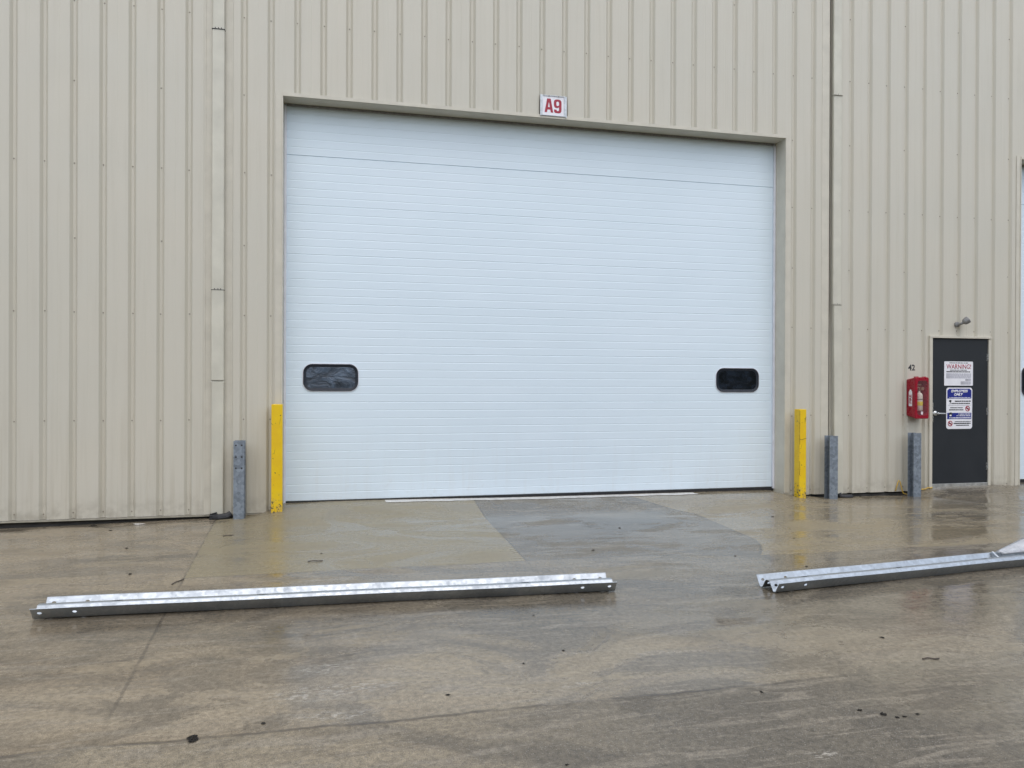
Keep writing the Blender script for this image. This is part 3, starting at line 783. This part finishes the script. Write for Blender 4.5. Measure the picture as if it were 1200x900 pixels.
ex = empty('fire_extinguisher', (8.243, yf+.068, 1.16), 'cream fire extinguisher with yellow label inside the red cabinet', 'fire extinguisher')
exx, exy = 8.243, yf+.068
bm = bmesh.new(); lathe(bm, (exx, exy, 1.20), (0, 0, 1), [(.040, 0), (.048, .008), (.048, .21), (.044, .235), (.030, .255), (.016, .262), (.016, .285)], 24); obj('cylinder_body', bm, M['cream'], ex, smooth=True)
bm = bmesh.new(); lathe(bm, (exx, exy, 1.275), (0, 0, 1), [(.0488, 0), (.0492, .002), (.0492, .055), (.0488, .057)], 24); obj('label_band', bm, M['ylabel'], ex, smooth=True)
bm = bmesh.new(); lathe(bm, (exx, exy, 1.36), (0, 0, 1), [(.0488, 0), (.0496, .002), (.0496, .008), (.0488, .010)], 24); obj('strap', bm, M['ink'], ex)
bm = bmesh.new(); box(bm, exx-.018, exx+.018, exy-.02, exy+.02, 1.486, 1.525, .004); box(bm, exx-.05, exx+.035, exy-.012, exy+.012, 1.528, 1.542, .003); box(bm, exx-.06, exx+.03, exy-.012, exy+.012, 1.565, 1.580, .003); cyl(bm, (exx+.03, exy-.02, 1.52), (0, -1, 0), .024, .018, 16)
obj('valve_handle', bm, M['brass'], ex)
bm = bmesh.new(); box(bm, 8.235, 8.268, yf+.02, yf+.022, 1.145, 1.19, .0005); obj('inspection_tag', bm, M['white'], ex)

# wall light above the entry door
wl = empty('wall_light', (8.99, YF, 2.47), 'small grey wall light tilted upward above the dark door', 'light')
bm = bmesh.new(); lathe(bm, (8.985, YF, 2.466), (0, -1, 0), [(.040, 0), (.040, .02), (.034, .03), (.018, .034), (.016, .07)], 18); obj('mount', bm, M['bronze'], wl, smooth=False)
bm = bmesh.new(); tube(bm, [(8.985, YF-.06, 2.466), (8.990, YF-.09, 2.475), (9.01, YF-.11, 2.49)], .018, 10); lathe(bm, (9.0, YF-.11, 2.485), (.62, -.35, .52), [(.022, 0), (.040, .012), (.048, .03), (.052, .06), (.052, .082), (.047, .085)], 18); obj('lamp_head', bm, M['bronze'], wl)
bm = bmesh.new(); d = Vector((.62, -.35, .52)).normalized(); lathe(bm, Vector((9.0, YF-.11, 2.485))+d*.0855, d, [(.044, 0), (.043, .003)], 18); obj('lens', bm, M['lens'], wl)

# ---------------------------------------------------------------- bollards
def tube_post(name, x0, x1, y0, y1, ztop, label):
    cx, cy = (x0+x1)/2, (y0+y1)/2; zb = ground_z(cx, cy)
    t = empty(name, (cx, cy, zb), label, 'bollard', 'yellow bollards beside the big white door')
    bm = bmesh.new(); box(bm, x0, x1, y0, y1, zb-.05, ztop, .006)
    obj('post', bm, M['yellow'], t)
    bm = bmesh.new()
    for dx, dz in ((.022, .13), ):
        cyl(bm, (x1-dx, y0-.0005, ztop-dz), (0, -1, 0), .006, .002, 10)
    obj('bolt_hole', bm, M['ink'], t)
    return t
tube_post('steel_bollard', -.708, -.582, 9.42, 9.545, 1.318, 'yellow square bollard standing left of the big white door')
yb2 = tube_post('steel_bollard', 6.222, 6.326, 9.35, 9.475, 1.232, 'yellow square bollard with cracked paint right of the big white door')
bm = bmesh.new()
def crack(pts, y):
    for (a, za), (b, zb_) in zip(pts, pts[1:]):
        d = Vector((b-a, 0, zb_-za)).normalized(); n_ = Vector((-d.z, 0, d.x))*.0022
        v = [bm.verts.new(Vector(p)+o) for p, o in (((a, y, za), n_), ((b, y, zb_), n_), ((b, y, zb_), -n_), ((a, y, za), -n_))]
        bm.faces.new(v)
crack([(6.225, 1.21), (6.226, 1.05), (6.224, .9), (6.227, .75)], 9.3490)
crack([(6.226, .82), (6.26, .815), (6.30, .83), (6.326, .835)], 9.3490)
crack([(6.322, 1.13), (6.308, 1.09), (6.306, 1.06)], 9.3490)
crack([(6.226, .52), (6.229, .42), (6.224, .33)], 9.3490)
obj('paint_crack', bm, M['ink'], yb2)

def ibeam(x0, x1, y0, y1, ztop, label, holes=True, side=False):
    cx, cy = (x0+x1)/2, (y0+y1)/2; zb = ground_z(cx, cy)
    t = empty('guardrail_post', (cx, cy, zb), label, 'post', 'grey steel guardrail posts along the wall')
    bm = bmesh.new(); tf = .009; z0 = zb-.05
    P_ = [(x0, y0), (x1, y0), (x1, y0+tf), (cx+.005, y0+tf), (cx+.005, y1-tf), (x1, y1-tf), (x1, y1), (x0, y1), (x0, y1-tf), (cx-.005, y1-tf), (cx-.005, y0+tf), (x0, y0+tf)]
    a = [bm.verts.new((x, y, z0)) for x, y in P_]; b = [bm.verts.new((x, y, ztop)) for x, y in P_]
    for i in range(12): bm.faces.new((a[i], a[(i+1)%12], b[(i+1)%12], b[i]))
    bm.faces.new(b)
    obj('steel_section', bm, M['gpost'], t)
    if holes:
        for dz in (.05, .185, .315):
            for xx in (x0+.027, x1-.030):
                bm = bmesh.new(); cyl(bm, (xx, y0+.0002, ztop-dz), (0, -1, 0), .0105, .0012, 14); obj('bolt_hole', bm, M['ink'], t)
    return t
ibeam(-1.121, -1.000, 9.36, 9.49, .897, 'thin grey steel post with six bolt holes beside the left downspout')
ibeam(6.693, 6.822, 9.35, 9.47, .861, 'grey steel post at the foot of the dark wall seam, right of the yellow bollard', False)
ibeam(8.052, 8.178, 9.35, 9.47, .885, 'grey steel post below the red extinguisher cabinet', False)

# yellow cord at the foot of the wall
bm = bmesh.new()
pts = []
for i in range(40):
    t = i/39; x = 7.93+.62*t; y = 9.565-.02*math.sin(t*9); z = max(ground_z(x, y)+.008, -.02)+.20*math.exp(-((t-.08)/.07)**2)+.012*math.sin(t*20)**2
    pts.append((x, y, z))
tube(bm, pts, .008, 8); tag(obj('power_cord', bm, M['cord'], None, smooth=True), 'loose yellow cord lying at the wall foot behind the rightmost grey post', 'cord')

# ---------------------------------------------------------------- W-beam guardrails
def smooth_profile(ctrl, n=4):
    """round the corners of a polyline"""
    out = [ctrl[0]]
    for a, b, c in zip(ctrl, ctrl[1:], ctrl[2:]):
        a, b, c = Vector(a), Vector(b), Vector(c)
        r = min(.012, (a-b).length*.4, (c-b).length*.4)
        p, q = b+(a-b).normalized()*r, b+(c-b).normalized()*r
        for i in range(n+1):
            t = i/n; out.append(tuple((1-t)**2*p+2*t*(1-t)*b+t*t*q))
    out.append(ctrl[-1]); return out
def wbeam(p0, p1, width, name, label, slots, endholes):
    p0, p1 = Vector((*p0, 0)), Vector((*p1, 0)); Ld = (p1-p0).length; ang = math.atan2(p1.y-p0.y, p1.x-p0.x)
    zg = (ground_z(p0.x, p0.y)+ground_z(p1.x, p1.y))/2+.003
    t = empty(name, (p0.x, p0.y, zg), label, 'guardrail', 'galvanised guardrail beams lying on the concrete', ang)
    k = width/.312
    ctrl = [(-.004, .083), (.002, .080), (.054, .004), (.080, .003), (.132, .074), (.180, .074), (.232, .003), (.260, .004), (.310, .080), (.316, .083)]
    ctrl = [(u*k, z) for u, z in ctrl]
    prof = smooth_profile(ctrl)
    bm = bmesh.new(); n = 24
    V = [[bm.verts.new((Ld*i/n, u, z + .0015*math.sin(i*.6))) for u, z in prof] for i in range(n+1)]
    for a, b in zip(V, V[1:]):
        for j in range(len(prof)-1): bm.faces.new((a[j], a[j+1], b[j+1], b[j]))
    me = bpy.data.meshes.new('beam'); bm.to_mesh(me); bm.free()
    for p in me.polygons: p.use_smooth = True
    me.materials.append(M['galv'])
    o = bpy.data.objects.new('beam', me); COL.objects.link(o)
    sm = o.modifiers.new('s', 'SOLIDIFY'); sm.thickness = .003; sm.offset = 0
    # real holes through the steel
    cb = bmesh.new()
    def hole_face(xp, u0, z0, u1, z1, f, rx, ry):
        u, z = u0+(u1-u0)*f, z0+(z1-z0)*f
        d = Vector((0, u1-u0, z1-z0)).normalized(); nrm = Vector((0, -d.z, d.y))
        q = 14; a = []; b = []
        for i in range(q):
            w_ = Vector((rx*math.cos(2*PI*i/q), 0, 0)) + d*(ry*math.sin(2*PI*i/q))
            c = Vector((xp, u, z))
            a.append(cb.verts.new(c+w_-nrm*.012)); b.append(cb.verts.new(c+w_+nrm*.012))
        cb.faces.new(a[::-1]); cb.faces.new(b)
        for i in range(q): cb.faces.new((a[i], a[(i+1)%q], b[(i+1)%q], b[i]))
    (ua, za), (ub, zb_) = ctrl[1], ctrl[2]; (uc, zc), (ud, zd) = ctrl[3], ctrl[4]; (ue, ze), (uf, zf) = ctrl[5], ctrl[6]; (ug, zg_), (uh, zh) = ctrl[7], ctrl[8]
    for xp in endholes:
        hole_face(xp, ua, za, ub, zb_, .42, .0145, .0105); hole_face(xp, uc, zc, ud, zd, .55, .0145, .011)
        hole_face(xp, ue, ze, uf, zf, .45, .0145, .011); hole_face(xp, ug, zg_, uh, zh, .58, .0145, .0105)
    for xp in slots: hole_face(xp, ctrl[4][0], .074, ctrl[5][0], .074, .5, .035, .010)
    bmesh.ops.recalc_face_normals(cb, faces=cb.faces)
    cme = bpy.data.meshes.new('c'); cb.to_mesh(cme); cb.free(); co = bpy.data.objects.new('c', cme); COL.objects.link(co)
    bo = o.modifiers.new('b', 'BOOLEAN'); bo.operation = 'DIFFERENCE'; bo.object = co; bo.solver = 'EXACT'
    dg = bpy.context.evaluated_depsgraph_get(); dg.update()
    me2 = bpy.data.meshes.new_from_object(o.evaluated_get(dg)); me2.name = 'beam'
    bpy.data.objects.remove(o); bpy.data.objects.remove(co)
    me2.set_sharp_from_angle(angle=math.radians(24))
    o = bpy.data.objects.new('beam', me2); COL.objects.link(o); o.parent = t
    o.rotation_euler = (0, 0, 0)
    return t, Ld, k
tl, Ll, kl = wbeam((-1.943, 5.640), (2.090, 5.462), .285, 'guardrail_beam', 'long galvanised guardrail beam lying whole across the concrete at left', [.50, 1.45, 2.41, 3.36, 3.83], [.05, .265, 3.775, 3.985])
tr, Lr, kr = wbeam((3.272, 5.165), (7.25, 5.600), .275, 'guardrail_beam', 'galvanised guardrail beam at right with a flared far end', [.35, 1.3, 2.25], [.045, .26])
# flared end plate bolted to the far side of the right rail
def flare():
    bm = bmesh.new(); n, q = 14, 10; rows = []
    o = Vector((3.272, 5.165, .004)); d = Vector((7.25-3.272, 5.600-5.165, 0)).normalized(); nn = Vector((-d.y, d.x, 0))
    for i in range(n+1):
        s = i/n; r_ = []; hgt = .02+.17*s
        for j in range(q+1):
            v = j/q; along = 2.53+.62*s+.10*v*s
            off = .19+.050*v + hgt*.35*v
            z = .078+hgt*v+.010*math.sin(v*PI*2)
            r_.append(bm.verts.new(o+d*along+nn*off+Vector((0, 0, z))))
        rows.append(r_)
    for a, b in zip(rows, rows[1:]):
        for j in range(q): bm.faces.new((a[j], a[j+1], b[j+1], b[j]))
    bmesh.ops.solidify(bm, geom=bm.faces[:], thickness=.003)
    return bm
obj('flared_end', flare(), M['zinc'], tr, smooth=True)
bm = bmesh.new()
d = Vector((7.25-3.272, .435, 0)).normalized(); nn = Vector((-d.y, d.x, 0)); o_ = Vector((3.272, 5.165, .004))
for off in (.262,):
    c = o_+d*2.50+nn*off; tube(bm, [c+Vector((0, 0, .086)), c-nn*.05+Vector((0, 0, .055)), c-nn*.075+Vector((0, 0, .03))], .011, 8)
obj('splice_strap', bm, M['galv'], tr)

# ---------------------------------------------------------------- scraps on the concrete
def blob(x, y, r, flat, mt, name, label, cat, group):
    if name != 'paper_scrap':
        bm = bmesh.new(); n = 13; c = bm.verts.new((0, 0, r*.25)); rg = []; rg2 = []
        for i in range(n):
            a = 2*PI*i/n; q = r*random.uniform(.75, 1.9); rg.append(bm.verts.new((q*math.cos(a)*1.35, q*math.sin(a), random.uniform(0, r*.35))))
            q *= .55; rg2.append(bm.verts.new((q*math.cos(a)*1.35, q*math.sin(a), random.uniform(r*.2, r*.7))))
        for i in range(n):
            j = (i+1) % n; bm.faces.new((rg[i], rg[j], rg2[j], rg2[i])); bm.faces.new((rg2[i], rg2[j], c))
        bmesh.ops.solidify(bm, geom=bm.faces[:], thickness=.0015)
        bmesh.ops.rotate(bm, verts=bm.verts, matrix=Matrix.Rotation(random.uniform(0, PI), 3, 'Z'))
        o = obj(name, bm, mt); o.location = (x, y, ground_z(x, y)+.002)
        return tag(o, label, cat, group)
    bm = bmesh.new(); bmesh.ops.create_icosphere(bm, subdivisions=2, radius=r)
    ph = [random.uniform(0, 6) for _ in range(4)]
    for v in bm.verts:
        k = 1+.25*math.sin(v.co.y/r*7+ph[3])*math.cos(v.co.x/r*6)+.35*math.sin(v.co.x/r*3+ph[0])*math.cos(v.co.y/r*3+ph[1])+.2*math.sin(v.co.z/r*5+ph[2])
        v.co = Vector((v.co.x*k*1.3, v.co.y*k, v.co.z*k*flat))
    a = random.uniform(0, PI); bmesh.ops.rotate(bm, verts=bm.verts, matrix=Matrix.Rotation(a, 3, 'Z'))
    o = obj(name, bm, mt); o.location = (x, y, ground_z(x, y)+r*flat*.55)
    return tag(o, label, cat, group)
LB = 'tiny dark scrap of debris lying loose on the wet concrete'; GB = 'dark scraps on the concrete'
for x, y, r in ((.571, 3.862, .011), (2.50, 3.25, .012), (2.58, 3.187, .015), (2.62, 3.14, .010), (2.66, 3.14, .009), (2.74, 3.15, .009), (-.31, 3.73, .010), (1.33, 5.05, .009), (3.05, 7.9, .016), (2.40, 6.9, .015), (1.33, 4.35, .009), (1.05, 4.2, .008), (2.15, 3.55, .010), (3.35, 4.15, .012), (4.0, 5.9, .014), (-1.62, 6.85, .016), (-1.9, 7.9, .016), (-.1, 7.3, .014), (5.1, 8.2, .016), (.35, 3.1, .008), (-2.6, 9.38, .03), (-3.1, 9.42, .02), (.95, 3.05, .008), (3.6, 6.4, .012), (4.6, 7.0, .012), (-2.3, 8.9, .018)):
    blob(x, y, r*.62, .4, M['scrap'], 'debris_scrap', LB, 'debris', GB)
blob(-.598, 3.629, .017, .22, M['scrap'], 'leaf_clump', 'wet black clump of leaves near the bottom left of the concrete', 'debris', None)
blob(-2.12, 9.32, .035, .35, M['pale'], 'paper_scrap', 'pale crumpled scrap beside the wall foot left of the downspout', 'litter', None)
for x, y, l, a, lab in ((-1.19, 6.50, .17, 1.2, 'short dark twig at the front left corner of the smooth apron'), (-.15, 6.99, .13, .1, 'short twig on the smooth apron behind the left guardrail'), (3.36, 3.76, .10, -.15, 'thin brown twig on the concrete in front of the right guardrail'), (-1.05, 8.35, .10, .4, 'small curled twig on the apron in front of the thin grey post')):
    bm = bmesh.new(); d = Vector((math.cos(a), math.sin(a), 0)); p = Vector((x, y, ground_z(x, y)+.006))
    tube(bm, [p-d*l/2, p-d*l*.15+Vector((0, .006, .003)), p+d*l*.2-Vector((0, .005, 0)), p+d*l/2], .0045, 6)
    tag(obj('twig', bm, M['twig']), lab, 'twig')

# added dark ridge, unseen behind the viewpoint, to block low sky light
hm, HN = mat('light_blocker_scrub'); hp = HN.coord()
HN.set('Base Color', HN.mix(HN.ss(HN.noise(hp, .35, 6, .7), .35, .65), (.035, .045, .02), (.085, .08, .05))); HN.set('Roughness', .95)
bm = bmesh.new(); rows = []
for i in range(91):
    a = math.radians(178+184*i/90); r_ = []
    for rad, hh in ((27, -.3), (32, 3.0), (38, 7.5), (46, 11.0), (58, 13.0), (80, 9.0)):
        k = 1+.16*math.sin(i*.37)+.08*math.sin(i*1.1+rad); rr = rad*(1+.03*math.sin(i*.9))
        r_.append(bm.verts.new((4+rr*math.cos(a)*1.15, 3+rr*math.sin(a), hh*k if hh > 0 else hh)))
    rows.append(r_)
for a, b in zip(rows, rows[1:]):
    for k in range(5): bm.faces.new((a[k], b[k], b[k+1], a[k+1]))
tag(obj('horizon_light_blocker', bm, hm, smooth=True), kind='structure')

# ---------------------------------------------------------------- light
w = bpy.data.worlds.new('World'); scene.world = w; w.use_nodes = True
nt = w.node_tree; bg = nt.nodes['Background']
sky = nt.nodes.new('ShaderNodeTexSky'); sky.sky_type = 'NISHITA'; sky.sun_disc = False
el, az = math.radians(62), math.radians(182)
sky.sun_elevation = el; sky.sun_rotation = az; sky.air_density = 1.0; sky.dust_density = 2.2; sky.ozone_density = 1.0; sky.altitude = 100
nt.links.new(sky.outputs[0], bg.inputs[0]); bg.inputs[1].default_value = .10
sd = bpy.data.lights.new('sun', 'SUN'); sd.energy = 1.5; sd.angle = math.radians(120); sd.color = (1, .985, .96)
so = bpy.data.objects.new('sun', sd); COL.objects.link(so)
dirv = Vector((math.sin(az)*math.cos(el), math.cos(az)*math.cos(el), math.sin(el)))
so.rotation_euler = dirv.to_track_quat('Z', 'Y').to_euler(); so.location = (0, 0, 12)

# ---------------------------------------------------------------- camera
yaw, pitch, roll = .2286002351144461, -.002401256600086664, .0037269750450131907
cam = bpy.data.cameras.new('camera'); co = bpy.data.objects.new('camera', cam); COL.objects.link(co)
cy, sy = math.cos(yaw), math.sin(yaw)
fw = Vector((sy*math.cos(pitch), cy*math.cos(pitch), math.sin(pitch))); r_ = Vector((cy, -sy, 0)); u_ = r_.cross(fw)
r2 = r_*math.cos(roll)+u_*math.sin(roll); u2 = -r_*math.sin(roll)+u_*math.cos(roll)
mw = Matrix(((r2.x, u2.x, -fw.x, 0), (r2.y, u2.y, -fw.y, 0), (r2.z, u2.z, -fw.z, 1.59), (0, 0, 0, 1)))
co.matrix_world = mw
cam.sensor_width = 36; cam.lens = 27.0; cam.clip_end = 2000; cam.clip_start = .05
scene.camera = co
scene.view_settings.view_transform = 'Standard'; scene.view_settings.look = 'None'; scene.view_settings.gamma = 1; scene.view_settings.exposure = 0.72
scene.view_settings.use_curve_mapping = False
scene.cycles.max_bounces = 6; scene.cycles.diffuse_bounces = 3; scene.cycles.glossy_bounces = 3; scene.cycles.transmission_bounces = 4
scene.cycles.use_adaptive_sampling = True; scene.cycles.adaptive_threshold = .015; scene.cycles.caustics_reflective = False; scene.cycles.caustics_refractive = False
